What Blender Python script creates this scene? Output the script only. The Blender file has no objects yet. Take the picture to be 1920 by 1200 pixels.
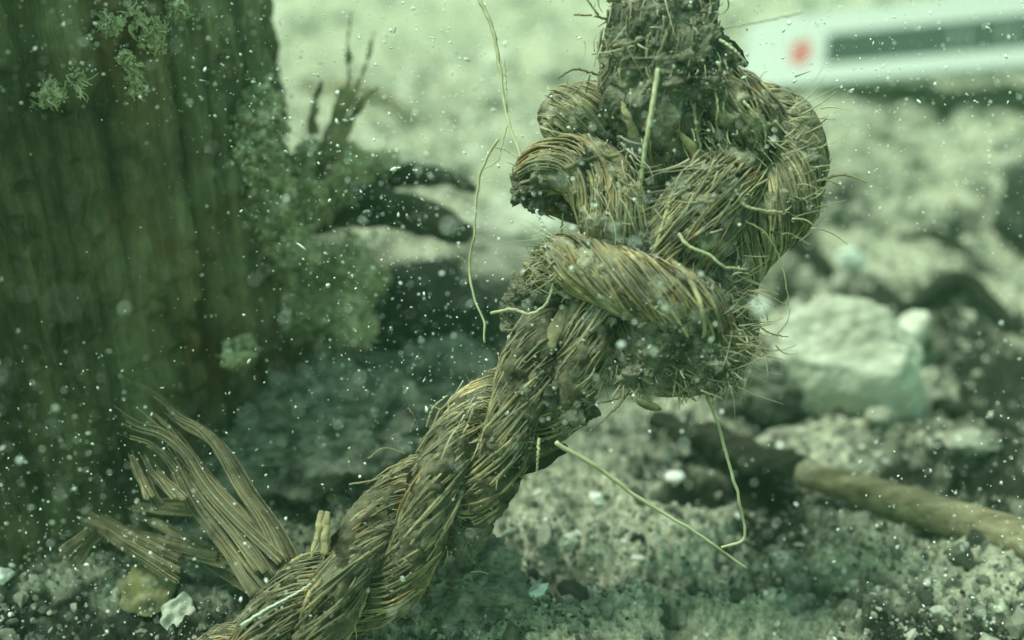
import bpy, math, random
import numpy as np
from math import radians, sin, cos, pi

# ------------------------------------------------------------------ scene, camera, light
SC = bpy.context.scene
COL = SC.collection
PITCH = radians(26.0); CAM_H = 0.10; HFOV = radians(50.0)
K = 2 * math.tan(HFOV / 2) / 1920.0
FOCUS = 0.131
cam_d = bpy.data.cameras.new('camera'); cam = bpy.data.objects.new('camera', cam_d); COL.objects.link(cam)
cam.location = (0, 0, CAM_H); cam.rotation_euler = (pi / 2 - PITCH, 0, 0)
cam_d.angle = HFOV; cam_d.sensor_width = 36; cam_d.clip_start = 0.004; cam_d.clip_end = 60
cam_d.dof.use_dof = True; cam_d.dof.focus_distance = FOCUS
cam_d.dof.aperture_fstop = (cam_d.lens / 1000.0) / 0.0033
SC.camera = cam
SC.view_settings.view_transform = 'Standard'; SC.view_settings.look = 'None'
SC.view_settings.gamma = 1; SC.view_settings.exposure = 0.62
SC.cycles.use_denoising = True
SC.cycles.max_bounces = 8; SC.cycles.volume_bounces = 2

SUN_EL = radians(66); SUN_DIR = np.array([-0.95, 0.10, 0.0]); SUN_DIR /= np.linalg.norm(SUN_DIR)
W = bpy.data.worlds.new('World'); SC.world = W; W.use_nodes = True
wn = W.node_tree.nodes; wl = W.node_tree.links
bg = wn['Background']
sky = wn.new('ShaderNodeTexSky'); sky.sky_type = 'NISHITA'; sky.sun_disc = False
sky.sun_elevation = SUN_EL; sky.sun_rotation = math.atan2(SUN_DIR[0], SUN_DIR[1])
tint = wn.new('ShaderNodeMixRGB'); tint.blend_type = 'MULTIPLY'; tint.inputs[0].default_value = 1.0
tint.inputs[2].default_value = (0.74, 1.0, 0.50, 1)          # daylight after its way down through green water
wl.new(sky.outputs[0], tint.inputs[1]); wl.new(tint.outputs[0], bg.inputs[0]); bg.inputs[1].default_value = 0.15
sun_d = bpy.data.lights.new('sun', 'SUN'); sun_d.energy = 3.2; sun_d.angle = radians(20); sun_d.color = (0.85, 1.0, 0.80)
sun = bpy.data.objects.new('sun', sun_d); COL.objects.link(sun)
from mathutils import Vector
_to = Vector((SUN_DIR[0] * cos(SUN_EL), SUN_DIR[1] * cos(SUN_EL), sin(SUN_EL)))
sun.rotation_euler = (-_to).to_track_quat('-Z', 'Y').to_euler(); sun.location = _to * 2

# ------------------------------------------------------------------ helpers
RNG = np.random.default_rng(7)
CF = np.array([0, cos(PITCH), -sin(PITCH)]); CU = np.array([0, sin(PITCH), cos(PITCH)]); CX = np.array([1.0, 0, 0])
C0 = np.array([0, 0, CAM_H])
def P(px, py, d):
    return C0 + CF * d + CX * (px - 960) * K * d + CU * (600 - py) * K * d
PXM = K * 0.13                                         # metres per photo pixel at the rope
def R3(px, py, dz=0):
    return P(px, py, 0.13 + dz * PXM)
def nrm(v):
    return v / np.maximum(np.linalg.norm(v, axis=-1, keepdims=True), 1e-12)

_perm = np.random.default_rng(3).permutation(256); _perm = np.concatenate([_perm, _perm, _perm])
_g = nrm(np.random.default_rng(4).normal(size=(256, 3)))
def noise(p):
    p = np.asarray(p, float); i = np.floor(p).astype(int); f = p - i; i &= 255
    u = f * f * f * (f * (f * 6 - 15) + 10)
    out = 0
    for dx in (0, 1):
        wx = u[..., 0] if dx else 1 - u[..., 0]
        for dy in (0, 1):
            wy = u[..., 1] if dy else 1 - u[..., 1]
            for dz in (0, 1):
                wz = u[..., 2] if dz else 1 - u[..., 2]
                h = _perm[_perm[_perm[i[..., 0] + dx] + i[..., 1] + dy] + i[..., 2] + dz]
                g = _g[h]
                out = out + wx * wy * wz * (g[..., 0] * (f[..., 0] - dx) + g[..., 1] * (f[..., 1] - dy) + g[..., 2] * (f[..., 2] - dz))
    return out * 1.6
def fbm(p, o=4, lac=2.1, gain=0.5):
    a, s, r = 1.0, 1.0, 0
    for k in range(o):
        r = r + a * noise(p * s + 17.3 * k); a *= gain; s *= lac
    return r
def smooth(x, a, b):
    t = np.clip((x - a) / (b - a), 0, 1); return t * t * (3 - 2 * t)

def spline(pts, n):
    pts = np.asarray(pts, float); m = len(pts)
    if m == 2:
        t = np.linspace(0, 1, n)[:, None]; return pts[0] * (1 - t) + pts[1] * t
    ext = np.vstack([2 * pts[0] - pts[1], pts, 2 * pts[-1] - pts[-2]])
    seg = np.linalg.norm(np.diff(pts[:, :3], axis=0), axis=1); cum = np.concatenate([[0], np.cumsum(seg)])
    s = np.linspace(0, cum[-1], n); i = np.clip(np.searchsorted(cum, s, side='right') - 1, 0, m - 2)
    t = ((s - cum[i]) / np.maximum(seg[i], 1e-12))[:, None]
    a, b, c, d = ext[i], ext[i + 1], ext[i + 2], ext[i + 3]
    return 0.5 * (2 * b + (c - a) * t + (2 * a - 5 * b + 4 * c - d) * t ** 2 + (3 * b - a - 3 * c + d) * t ** 3)
def frames(c):
    T = nrm(np.gradient(c, axis=0)); n = len(c); N = np.zeros_like(c)
    v = np.cross(T[0], [0.31, 0.87, 0.21]); N[0] = v / np.linalg.norm(v)
    for k in range(1, n):
        v = N[k - 1] - T[k] * np.dot(N[k - 1], T[k]); N[k] = v / np.linalg.norm(v)
    return T, N, np.cross(T, N)

class MB:
    def __init__(s): s.v = []; s.f = []; s.mi = []; s.n = 0; s.c = []
    def add(s, v, f, mi=0, col=None):
        v = np.asarray(v, float).reshape(-1, 3); f = np.asarray(f, int)
        s.v.append(v); s.f.append(f + s.n); s.mi.append(np.full(len(f), mi)); s.n += len(v)
        s.c.append(np.zeros(len(v)) if col is None else np.broadcast_to(np.asarray(col, float), (len(v),)))
    def tube(s, c, r, ns=6, mi=0, flat=1.0, disp=None, cap=True, col=None):
        c = np.asarray(c, float); T, N, B = frames(c); n = len(c); r = np.broadcast_to(np.asarray(r, float), (n,))
        a = np.linspace(0, 2 * pi, ns, endpoint=False)
        v = c[:, None] + r[:, None, None] * (np.cos(a)[None, :, None] * N[:, None] + flat * np.sin(a)[None, :, None] * B[:, None])
        if disp is not None:
            o = nrm(v - c[:, None]); v = v + o * disp(v)[..., None]
        i = np.arange(n - 1)[:, None] * ns; j = np.arange(ns)[None]; j2 = (j + 1) % ns
        q = np.stack([i + j, i + j2, i + ns + j2, i + ns + j], -1).reshape(-1, 4)
        v = v.reshape(-1, 3)
        if col is not None: col = np.repeat(np.broadcast_to(np.asarray(col, float), (n,)), ns)
        if cap:
            v = np.vstack([v, c[0] - T[0] * r[0] * .35, c[-1] + T[-1] * r[-1] * .35]); m = n * ns
            e0 = np.stack([np.full(ns, m), j2[0], j[0], j[0]], -1); e1 = np.stack([np.full(ns, m + 1), (n - 1) * ns + j[0], (n - 1) * ns + j2[0], (n - 1) * ns + j2[0]], -1)
            q = np.vstack([q, e0, e1])
            if col is not None: col = np.concatenate([col, [col[0], col[-1]]])
        s.add(v, q, mi, col)
    def build(s, name, mats, parent=None, shade=True):
        V = np.vstack(s.v); q = np.vstack([np.hstack([f, f[:, 2:3]]) if f.shape[1] == 3 else f for f in s.f])
        tri = q[:, 2] == q[:, 3]
        ln = np.where(tri, 3, 4); keep = np.ones(q.shape, bool); keep[tri, 3] = False
        me = bpy.data.meshes.new(name)
        me.vertices.add(len(V)); me.vertices.foreach_set('co', V.ravel().astype(np.float32))
        me.loops.add(int(ln.sum())); me.loops.foreach_set('vertex_index', q[keep].astype(np.int32))
        me.polygons.add(len(q)); st = np.concatenate([[0], np.cumsum(ln)[:-1]])
        me.polygons.foreach_set('loop_start', st.astype(np.int32)); me.polygons.foreach_set('loop_total', ln.astype(np.int32))
        for m in (mats if isinstance(mats, (list, tuple)) else [mats]): me.materials.append(m)
        me.polygons.foreach_set('material_index', np.concatenate(s.mi).astype(np.int32))
        me.polygons.foreach_set('use_smooth', np.full(len(q), shade))
        at = me.attributes.new('tone', 'FLOAT', 'POINT'); at.data.foreach_set('value', np.concatenate(s.c).astype(np.float32))
        me.update(calc_edges=True); me.validate()
        o = bpy.data.objects.new(name, me); COL.objects.link(o)
        if parent is not None: o.parent = parent; o.matrix_parent_inverse = parent.matrix_basis.inverted()
        return o
def tag(o, label=None, cat=None, group=None, kind=None):
    for k, v in (('label', label), ('category', cat), ('group', group), ('kind', kind)):
        if v: o[k] = v
    return o
def empty(name, loc, label, cat, group=None):
    o = bpy.data.objects.new(name, None); COL.objects.link(o); o.location = tuple(loc); o.empty_display_size = .01
    bpy.context.view_layer.update()
    return tag(o, label, cat, group)

_ico = {}
def ico(sub):
    if sub not in _ico:
        t = (1 + 5 ** .5) / 2
        v = nrm(np.array([[-1, t, 0], [1, t, 0], [-1, -t, 0], [1, -t, 0], [0, -1, t], [0, 1, t], [0, -1, -t], [0, 1, -t], [t, 0, -1], [t, 0, 1], [-t, 0, -1], [-t, 0, 1]], float)).tolist()
        f = [(0, 11, 5), (0, 5, 1), (0, 1, 7), (0, 7, 10), (0, 10, 11), (1, 5, 9), (5, 11, 4), (11, 10, 2), (10, 7, 6), (7, 1, 8), (3, 9, 4), (3, 4, 2), (3, 2, 6), (3, 6, 8), (3, 8, 9), (4, 9, 5), (2, 4, 11), (6, 2, 10), (8, 6, 7), (9, 8, 1)]
        for _ in range(sub):
            mid = {}; nf = []
            def m(a, b):
                k = (min(a, b), max(a, b))
                if k not in mid:
                    p = np.array(v[a]) + np.array(v[b]); v.append((p / np.linalg.norm(p)).tolist()); mid[k] = len(v) - 1
                return mid[k]
            for a, b, c in f:
                x, y, z = m(a, b), m(b, c), m(c, a); nf += [(a, x, z), (b, y, x), (c, z, y), (x, y, z)]
            f = nf
        _ico[sub] = (np.array(v), np.array(f))
    return _ico[sub]
def rot(rng):
    q = rng.normal(size=4); q /= np.linalg.norm(q); w, x, y, z = q
    return np.array([[1 - 2 * (y * y + z * z), 2 * (x * y - z * w), 2 * (x * z + y * w)], [2 * (x * y + z * w), 1 - 2 * (x * x + z * z), 2 * (y * z - x * w)], [2 * (x * z - y * w), 2 * (y * z + x * w), 1 - 2 * (x * x + y * y)]])
def grains(mb, pos, size, rng, mi=0, sub=0, stretch=0.5, jitter=0.25, tone=None):
    """many small irregular grains in one go"""
    pos = np.atleast_2d(pos); n = len(pos); v0, f0 = ico(sub); m = len(v0)
    q = rng.normal(size=(n, 4)); q /= np.linalg.norm(q, axis=1, keepdims=True); w, x, y, z = q.T
    Rm = np.stack([1 - 2 * (y * y + z * z), 2 * (x * y - z * w), 2 * (x * z + y * w), 2 * (x * y + z * w), 1 - 2 * (x * x + z * z), 2 * (y * z - x * w), 2 * (x * z - y * w), 2 * (y * z + x * w), 1 - 2 * (x * x + y * y)], -1).reshape(n, 3, 3)
    sc = np.exp(rng.normal(0, stretch, (n, 1, 3)))
    v = v0[None] * (1 + jitter * rng.normal(size=(n, m, 1))) * sc
    v = np.einsum('nij,nmj->nmi', Rm, v) * np.broadcast_to(size, (n,))[:, None, None] + pos[:, None]
    f = f0[None] + (np.arange(n) * m)[:, None, None]
    t = rng.random(n) if tone is None else np.broadcast_to(tone, (n,))
    mb.add(v.reshape(-1, 3), f.reshape(-1, 3), mi, np.repeat(t, m))

# ------------------------------------------------------------------ materials
def mat(name):
    m = bpy.data.materials.new(name); m.use_nodes = True; nt = m.node_tree
    return m, nt, nt.nodes['Principled BSDF']
def N(nt, t, **kw):
    n = nt.nodes.new(t)
    for k, v in kw.items(): setattr(n, k, v)
    return n
def ramp(nt, fac, stops):
    r = N(nt, 'ShaderNodeValToRGB'); e = r.color_ramp.elements
    while len(e) < len(stops): e.new(0.5)
    for q, (p, c) in zip(e, stops): q.position = p; q.color = (*c, 1) if len(c) == 3 else c
    nt.links.new(fac, r.inputs[0]); return r.outputs[0]
def nz(nt, scale, detail=4, rough=.6, stretch=None):
    t = N(nt, 'ShaderNodeTexNoise'); t.inputs['Scale'].default_value = scale; t.inputs['Detail'].default_value = detail; t.inputs['Roughness'].default_value = rough
    g = N(nt, 'ShaderNodeNewGeometry')
    if stretch:
        mp = N(nt, 'ShaderNodeMapping'); mp.inputs['Scale'].default_value = stretch; nt.links.new(g.outputs['Position'], mp.inputs[0]); nt.links.new(mp.outputs[0], t.inputs[0])
    else: nt.links.new(g.outputs['Position'], t.inputs[0])
    return t.outputs[0]
def mix(nt, a, b, fac, mode='MIX'):
    m = N(nt, 'ShaderNodeMixRGB', blend_type=mode)
    for i, x in ((0, fac), (1, a), (2, b)):
        if hasattr(x, 'is_output'): nt.links.new(x, m.inputs[i])
        else: m.inputs[i].default_value = x if i == 0 else (*x, 1)
    return m.outputs[0]
def bump(nt, b, h, dist, strength=1.0):
    n = N(nt, 'ShaderNodeBump'); n.inputs['Distance'].default_value = dist; n.inputs['Strength'].default_value = strength
    nt.links.new(h, n.inputs['Height']); nt.links.new(n.outputs[0], b.inputs['Normal'])
def island(nt): return N(nt, 'ShaderNodeNewGeometry').outputs['Random Per Island']
def tone(nt): return N(nt, 'ShaderNodeAttribute', attribute_name='tone').outputs['Fac']

def fibre_mat(name, stops, silt=0.75, siltcol=(.34, .32, .235)):
    m, nt, b = mat(name)
    c = ramp(nt, island(nt), stops)
    c = mix(nt, c, ramp(nt, nz(nt, 190, 5, .65), [(.36, (.22, .22, .21)), (.62, (1.25, 1.2, 1.1))]), .95, 'MULTIPLY')
    g = N(nt, 'ShaderNodeNewGeometry'); sp = N(nt, 'ShaderNodeSeparateXYZ'); nt.links.new(g.outputs['Normal'], sp.inputs[0])
    up = N(nt, 'ShaderNodeMath', operation='MULTIPLY_ADD'); up.inputs[1].default_value = .10; nt.links.new(sp.outputs['Z'], up.inputs[0]); nt.links.new(nz(nt, 330, 7, .72), up.inputs[2])
    s = ramp(nt, up.outputs[0], [(.46, (0, 0, 0)), (.60, (silt,) * 3)])
    c = mix(nt, c, mix(nt, siltcol, (.11, .10, .075), nz(nt, 900, 4)), s)
    nt.links.new(c, b.inputs['Base Color']); b.inputs['Roughness'].default_value = .92; b.inputs['Specular IOR Level'].default_value = .12
    bump(nt, b, nz(nt, 3500, 4, .7), .00016, .8)
    return m
M_FIB = fibre_mat('hemp_fibre', [(0, (.12, .09, .05)), (.25, (.33, .26, .145)), (.6, (.54, .455, .275)), (.93, (.74, .64, .41)), (.985, (.50, .27, .09))])
M_FIBG = fibre_mat('grey_hemp_fibre', [(0, (.11, .092, .06)), (.3, (.31, .255, .155)), (.7, (.50, .43, .275)), (1, (.70, .62, .42))], .8)
M_FRAYD = fibre_mat('dark_hemp_strip', [(0, (.09, .072, .04)), (.5, (.26, .215, .13)), (1, (.46, .40, .26))], .6)
M_FUZZ, _nt, _b = mat('pale_fuzz'); _nt.links.new(ramp(_nt, island(_nt), [(0, (.24, .20, .12)), (.6, (.46, .42, .29)), (1, (.60, .56, .42))]), _b.inputs['Base Color']); _b.inputs['Roughness'].default_value = .9
M_FRAY = fibre_mat('pale_hemp_fibre', [(0, (.20, .155, .08)), (.5, (.44, .37, .22)), (1, (.66, .60, .40))], .45)
def dirt_mat(name, dark, pale, sc=300, b_=.0006):
    m, nt, b = mat(name)
    n1 = nz(nt, sc, 6, .65); c = ramp(nt, n1, [(.35, dark), (.66, pale)])
    nt.links.new(c, b.inputs['Base Color']); b.inputs['Roughness'].default_value = .95; b.inputs['Specular IOR Level'].default_value = .1
    bump(nt, b, nz(nt, sc * 4, 5, .7), b_, .8); return m
M_CORE = dirt_mat('silted_strand_core', (.010, .009, .006), (.09, .08, .05), 500)
M_DIRT = dirt_mat('caked_silt', (.02, .019, .013), (.27, .26, .195), 330, .0006)
M_ROOT, _nt, _b = mat('pale_rootlet')
_c = ramp(_nt, nz(_nt, 130, 3), [(.3, (.25, .2, .1)), (.5, (.5, .48, .3)), (.8, (.62, .62, .42))]); _nt.links.new(_c, _b.inputs['Base Color']); _b.inputs['Roughness'].default_value = .6
M_BRN, _nt, _b = mat('brown_rootlet')
_c = ramp(_nt, nz(_nt, 200, 3), [(.35, (.06, .04, .02)), (.7, (.28, .2, .1))]); _nt.links.new(_c, _b.inputs['Base Color']); _b.inputs['Roughness'].default_value = .7
M_WHITE, _nt, _b = mat('white_fibre'); _b.inputs['Base Color'].default_value = (.72, .74, .66, 1); _b.inputs['Roughness'].default_value = .5
def grain_mat(name, stops, rough=.85):
    m, nt, b = mat(name); c = ramp(nt, tone(nt), stops)
    c = mix(nt, c, ramp(nt, nz(nt, 900, 4), [(.3, (.6, .6, .6)), (.7, (1.2, 1.2, 1.2))]), .8, 'MULTIPLY')
    nt.links.new(c, b.inputs['Base Color']); b.inputs['Roughness'].default_value = rough; bump(nt, b, nz(nt, 4000, 3), .0001, .6); return m
M_MUD = dirt_mat('matted_silt', (.018, .016, .011), (.47, .43, .31), 300, .0006)
M_MUDD = dirt_mat('dark_matted_silt', (.010, .009, .006), (.21, .19, .13), 240, .0007)
M_SILT = grain_mat('silt_grains', [(0, (.07, .065, .045)), (.6, (.22, .21, .155)), (.93, (.36, .35, .27)), (.97, (.8, .8, .74))])
M_GRAV = grain_mat('seabed_grains', [(0, (.03, .03, .026)), (.3, (.15, .15, .122)), (.7, (.44, .43, .355)), (.94, (.68, .67, .58)), (.97, (.88, .88, .84))])
M_SPECK, _nt, _b = mat('suspended_speck'); _b.inputs['Base Color'].default_value = (.92, .95, .9, 1); _b.inputs['Roughness'].default_value = .25
def stone_mat(name, dark, mid, pale, sc=160):
    m, nt, b = mat(name); c = ramp(nt, nz(nt, sc, 6, .65), [(.3, dark), (.5, mid), (.7, pale)])
    nt.links.new(c, b.inputs['Base Color']); b.inputs['Roughness'].default_value = .85; bump(nt, b, nz(nt, sc * 6, 6, .7), .0008, .8); return m
M_QUARTZ = stone_mat('pale_quartz', (.20, .20, .165), (.52, .51, .43), (.80, .79, .72), 60)
M_PEB = stone_mat('cream_pebble', (.16, .16, .13), (.40, .39, .32), (.62, .61, .53), 300)
M_LUMP = stone_mat('pale_grey_lump', (.07, .07, .058), (.27, .27, .225), (.50, .49, .41), 300)
M_GSTONE = stone_mat('grey_stone', (.05, .05, .043), (.17, .17, .14), (.34, .335, .28), 260)
M_DSTONE = stone_mat('dark_stone', (.012, .013, .011), (.03, .032, .026), (.09, .09, .075), 120)
M_SHELL, _nt, _b = mat('white_shell'); _b.inputs['Base Color'].default_value = (.9, .92, .88, 1); _b.inputs['Roughness'].default_value = .22
def wood_mat(name, dark, pale, stretch, sc=120):
    m, nt, b = mat(name); n1 = nz(nt, sc, 6, .65, stretch); c = ramp(nt, n1, [(.33, dark), (.68, pale)])
    c = mix(nt, c, ramp(nt, nz(nt, 90, 4), [(.35, (.55, .6, .5)), (.65, (1.3, 1.25, 1.15))]), .85, 'MULTIPLY')
    nt.links.new(c, b.inputs['Base Color']); b.inputs['Roughness'].default_value = .9; b.inputs['Specular IOR Level'].default_value = .2
    bump(nt, b, nz(nt, sc * 3, 5, .7, stretch), .0006, .8); return m
M_POST, nt, b = mat('old_pile_wood')
c = ramp(nt, nz(nt, 420, 6, .7, (1, 1, .2)), [(.36, (.016, .015, .009)), (.66, (.13, .115, .07))])
c = mix(nt, c, mix(nt, (.40, .37, .23), (.12, .12, .07), nz(nt, 700, 6, .75, (1, 1, .45))), ramp(nt, mix(nt, nz(nt, 55, 7, .72), tone(nt), .42), [(.40, (0, 0, 0)), (.60, (.92, .92, .92))]))
c = mix(nt, c, (.17, .085, .03), ramp(nt, nz(nt, 38, 4), [(.54, (0, 0, 0)), (.68, (.75, .75, .75))]))
c = mix(nt, c, ramp(nt, nz(nt, 260, 5, .65, (1, 1, .07)), [(.36, (.38, .38, .36)), (.62, (1.45, 1.45, 1.4))]), .9, 'MULTIPLY')
nt.links.new(c, b.inputs['Base Color']); b.inputs['Roughness'].default_value = .95; b.inputs['Specular IOR Level'].default_value = .15
bump(nt, b, nz(nt, 1100, 6, .75, (1, 1, .5)), .0006, .9)
M_STICK = wood_mat('peeled_stick', (.10, .08, .052), (.42, .37, .265), (.08, 1, 1), 520)
M_STICKD = wood_mat('black_waterlogged_wood', (.008, .009, .007), (.04, .04, .032), (.4, 1, 1), 260)
M_STICKG = wood_mat('hazed_dark_wood', (.018, .018, .013), (.11, .105, .08), (.4, 1, 1), 260)  # paler copy of the black wood, water haze painted into its colour
M_ALGA, _nt, _b = mat('fluffy_alga')
_c = ramp(_nt, tone(_nt), [(0, (.22, .20, .10)), (.5, (.50, .46, .28)), (1, (.74, .70, .50))]); _nt.links.new(_c, _b.inputs['Base Color']); _b.inputs['Roughness'].default_value = .8
M_YLEAF, _nt, _b = mat('yellow_leaf_scrap')
_c = ramp(_nt, nz(_nt, 220, 4), [(.38, (.07, .068, .03)), (.62, (.30, .27, .12))]); _nt.links.new(_c, _b.inputs['Base Color']); _b.inputs['Roughness'].default_value = .6
M_BARW, _nt, _b = mat('white_plastic'); _b.inputs['Base Color'].default_value = (.36, .39, .38, 1); _b.inputs['Roughness'].default_value = .45
M_BARK, _nt, _b = mat('black_print'); _b.inputs['Base Color'].default_value = (.045, .06, .055, 1); _b.inputs['Roughness'].default_value = .8; _b.inputs['Specular IOR Level'].default_value = .1
M_MARK, _nt, _b = mat('worn_pale_print'); _b.inputs['Base Color'].default_value = (.13, .16, .15, 1); _b.inputs['Roughness'].default_value = .6
M_RED, _nt, _b = mat('red_print'); _b.inputs['Base Color'].default_value = (.36, .035, .04, 1); _b.inputs['Roughness'].default_value = .5

# ------------------------------------------------------------------ seabed
MOUNDS = []
def gpoint(px, py, z=0.0):
    r = CF + CX * (px - 960) * K + CU * (600 - py) * K
    t = (z - CAM_H) / r[2]; return C0 + r * t
def mound(px, py, rx, ry, h):
    g = gpoint(px, py); MOUNDS.append((g[0], g[1], rx, ry, h))
mound(640, 960, .022, .020, .007); mound(840, 900, .018, .018, .005); mound(880, 1190, .016, .010, .005)
mound(1500, 690, .03, .02, .004); mound(300, 1190, .03, .012, .004); mound(1150, 1010, .02, .012, .003)
mound(1150, 1105, .04, .0025, -.005); mound(1660, 860, .04, .004, .002)
mound(1300, 800, .02, .006, -.003)
def height(x, y):
    p = np.stack([x, y, np.zeros_like(x)], -1)
    r = np.hypot(x, y); far = smooth(r, .2, .6)
    z = .0035 * fbm(p * 22, 3) * (1 + 1.5 * far)
    w = p + .004 * np.stack([noise(p * 90 + 5), noise(p * 90 + 9), np.zeros_like(x)], -1)
    z = z + .0052 * (0.35 - np.abs(noise(w * 60))) + .0026 * (.35 - np.abs(noise(w * 150 + 3)))
    nf = 1 - smooth(r, .3, .7)
    z = z + nf * (.0017 * (.3 - np.abs(noise(w * 340 + 7))) + .0009 * noise(p * 800) + .0006 * noise(p * 1700) + .0003 * noise(p * 3300))
    z = z - nf * .004 * smooth(noise(w * 75 + 40), .25, .6)
    for mx, my, rx, ry, h in MOUNDS:
        z = z + h * np.exp(-(((x - mx) / rx) ** 2 + ((y - my) / ry) ** 2))
    return z
na, nr = 1150, 820
ang = np.linspace(radians(-52), radians(52), na); u = np.linspace(0, 1, nr)
rad = .06 * (1.0 / .06) ** (u ** 1.25)
rad = np.concatenate([rad, [1.3, 1.7, 2.2, 2.8]]); nr = len(rad)
A, Rr = np.meshgrid(ang, rad); gx = Rr * np.sin(A); gy = Rr * np.cos(A) - .01
gz = height(gx, gy)
gi = np.arange(nr - 1)[:, None] * na + np.arange(na - 1)[None]
gq = np.stack([gi, gi + 1, gi + na + 1, gi + na], -1).reshape(-1, 4)
p3 = np.stack([gx, gy, gz * 0], -1)
muck_shade = .5 + .7 * fbm(p3 * 30 + 3, 4, gain=.65) + .3 * noise(p3 * 240) + .3 * smooth(gx, .02, .12)
muck_shade = muck_shade + .5 * smooth(-gx, .0, .045) * (1 - smooth(gy, .14, .19))  # shade beside the post foot painted into the ground colour
muck_shade = muck_shade - .42 * smooth(gy, .2, .42) + .12 * (1 - smooth(gy, .12, .2)) - 60 * (gz - .001) - .05  # far sand paler; crevice shade painted in by darkening low ground
mb = MB(); mb.add(np.stack([gx, gy, gz], -1), gq, 0, np.clip(muck_shade, 0, 1).ravel())
M_BED, nt, b = mat('silty_seabed')
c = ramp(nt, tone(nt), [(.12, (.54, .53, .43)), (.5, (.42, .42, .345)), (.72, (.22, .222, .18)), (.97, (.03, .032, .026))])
c = mix(nt, c, ramp(nt, nz(nt, 700, 6, .7), [(.34, (.28, .29, .28)), (.66, (1.4, 1.38, 1.33))]), .95, 'MULTIPLY')
nt.links.new(c, b.inputs['Base Color']); b.inputs['Roughness'].default_value = .95; b.inputs['Specular IOR Level'].default_value = .15
bump(nt, b, nz(nt, 2600, 5, .7), .0004, .8)
bed = tag(mb.build('seabed', M_BED), 'pale grey silty seabed with dark patches of detritus and painted shade by the post', None, None, 'structure')

rng = np.random.default_rng(21); n = 75000
a_ = rng.uniform(radians(-36), radians(36), n); r_ = .085 * (.42 / .085) ** (rng.random(n) ** 1.15)
x_, y_ = r_ * np.sin(a_), r_ * np.cos(a_)
clump = noise(np.stack([x_ * 60, y_ * 60, 0 * x_], -1)); k = rng.random(n) < .5 + 1.3 * clump
x_, y_ = x_[k], y_[k]; s_ = np.exp(rng.normal(math.log(.00019), .5, len(x_))) * (1 + 1.2 * smooth(y_, .2, .5))
tn = np.clip(rng.random(len(x_)) * 1.15 - .25 + .5 * noise(np.stack([x_ * 130, y_ * 130, 0 * x_ + 3], -1)), .08, .95); tn[rng.random(len(x_)) < .012] = 1
mb = MB(); grains(mb, np.stack([x_, y_, height(x_, y_) + s_ * .25], -1), s_, rng, 0, 0, .32, .2, tn)
n = 1500; a_ = rng.uniform(radians(-36), radians(36), n); r_ = .085 * (.42 / .085) ** rng.random(n); x_, y_ = r_ * np.sin(a_), r_ * np.cos(a_)
s_ = np.exp(rng.normal(math.log(.0005), .35, n)); grains(mb, np.stack([x_, y_, height(x_, y_)], -1), s_, rng, 0, 1, .3, .16, np.clip(rng.random(n) ** 1.2, .14, 1))
n = 4200; a_ = rng.uniform(radians(-36), radians(36), n); r_ = .1 * (.62 / .1) ** rng.random(n); x_, y_ = r_ * np.sin(a_), r_ * np.cos(a_); k = noise(np.stack([x_ * 40, y_ * 40, 0 * x_ + 8], -1)) > .0; x_, y_ = x_[k], y_[k]
s_ = np.exp(rng.normal(math.log(.0007), .4, len(x_))) * (1 + 2.6 * smooth(y_, .15, .35)); grains(mb, np.stack([x_, y_, height(x_, y_) - s_ * .15], -1), s_, rng, 0, 1, .22, .13, np.clip(rng.random(len(x_)) * .8 + .22 * smooth(y_, .2, .4), 0, .95))
tag(mb.build('gravel', M_GRAV, None, False), 'loose mixed sand grains and tiny pale shell crumbs scattered over the seabed', 'gravel', None, 'stuff')

def stone(name, px, py, z, sx, sy, sz, m, label, cat, seed, rough=.22, sub=4, group=None, facet=False, tilt=0):
    """stone resting on the bed at the pixel's ground point; half sizes in metres"""
    g = gpoint(px, py); v, f = ico(sub); r = np.random.default_rng(seed)
    if facet:
        pl = nrm(r.normal(size=(14, 3))); off = r.uniform(.66, .95, 14)
        dd = v @ pl.T; s = np.min(np.where(dd > .05, off / np.maximum(dd, .05), 9), axis=1); v = v * np.minimum(s, 1.25)[:, None]
    d = rough * fbm(v * 1.3 + seed, 4) + rough * .6 * fbm(v * 5 + seed, 4, gain=.65) * (.45 if facet else 1)
    v = v * (1 + d)[:, None]
    th = r.uniform(0, 6.28) if not tilt else tilt; Rz = np.array([[cos(th), -sin(th), 0], [sin(th), cos(th), 0], [0, 0, 1]])
    v = (v @ Rz.T) * np.array([sx, sy, sz])
    h = float(height(np.array([g[0]]), np.array([g[1]]))[0])
    mb = MB(); mb.add(v + np.array([g[0], g[1], h + z]), f, 0)
    return tag(mb.build(name, m, None, True), label, cat, group)

stone('stone', 1540, 765, .0045, .0135, .0095, .0122, M_QUARTZ, 'big pale quartz stone with a flat bright top, beside the knot', 'stone', 5, .11, 5, None, True, .35)
stone('stone', 1445, 770, .004, .010, .007, .0075, M_GSTONE, 'rounded grey stone leaning against the big pale quartz stone', 'stone', 8, .2, 4)
stone('stone', 1700, 690, .003, .0035, .003, .0065, M_QUARTZ, 'thin pale upright chip against the far side of the quartz stone', 'stone', 9, .15, 3, None, True)
stone('stone', 1590, 540, .0028, .0034, .0016, .0024, M_SHELL, 'small glossy white pebble behind the big quartz stone', 'pebble', 12, .2, 4, None, True)
stone('stone', 955, 480, .004, .0135, .009, .008, M_QUARTZ, 'smooth white stone seen past the side of the knot', 'stone', 14, .12, 4)
stone('stone', 965, 545, .002, .0115, .008, .007, M_LUMP, 'buff stone lying in front of the smooth white stone', 'stone', 15, .14, 4)
stone('stone', 790, 640, .004, .0165, .010, .011, M_DSTONE, 'black lump added for the shadow between the wooden post and the rope', 'stone', 18, .16, 4)  # dark body added to stand for a shadowed hollow
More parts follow.
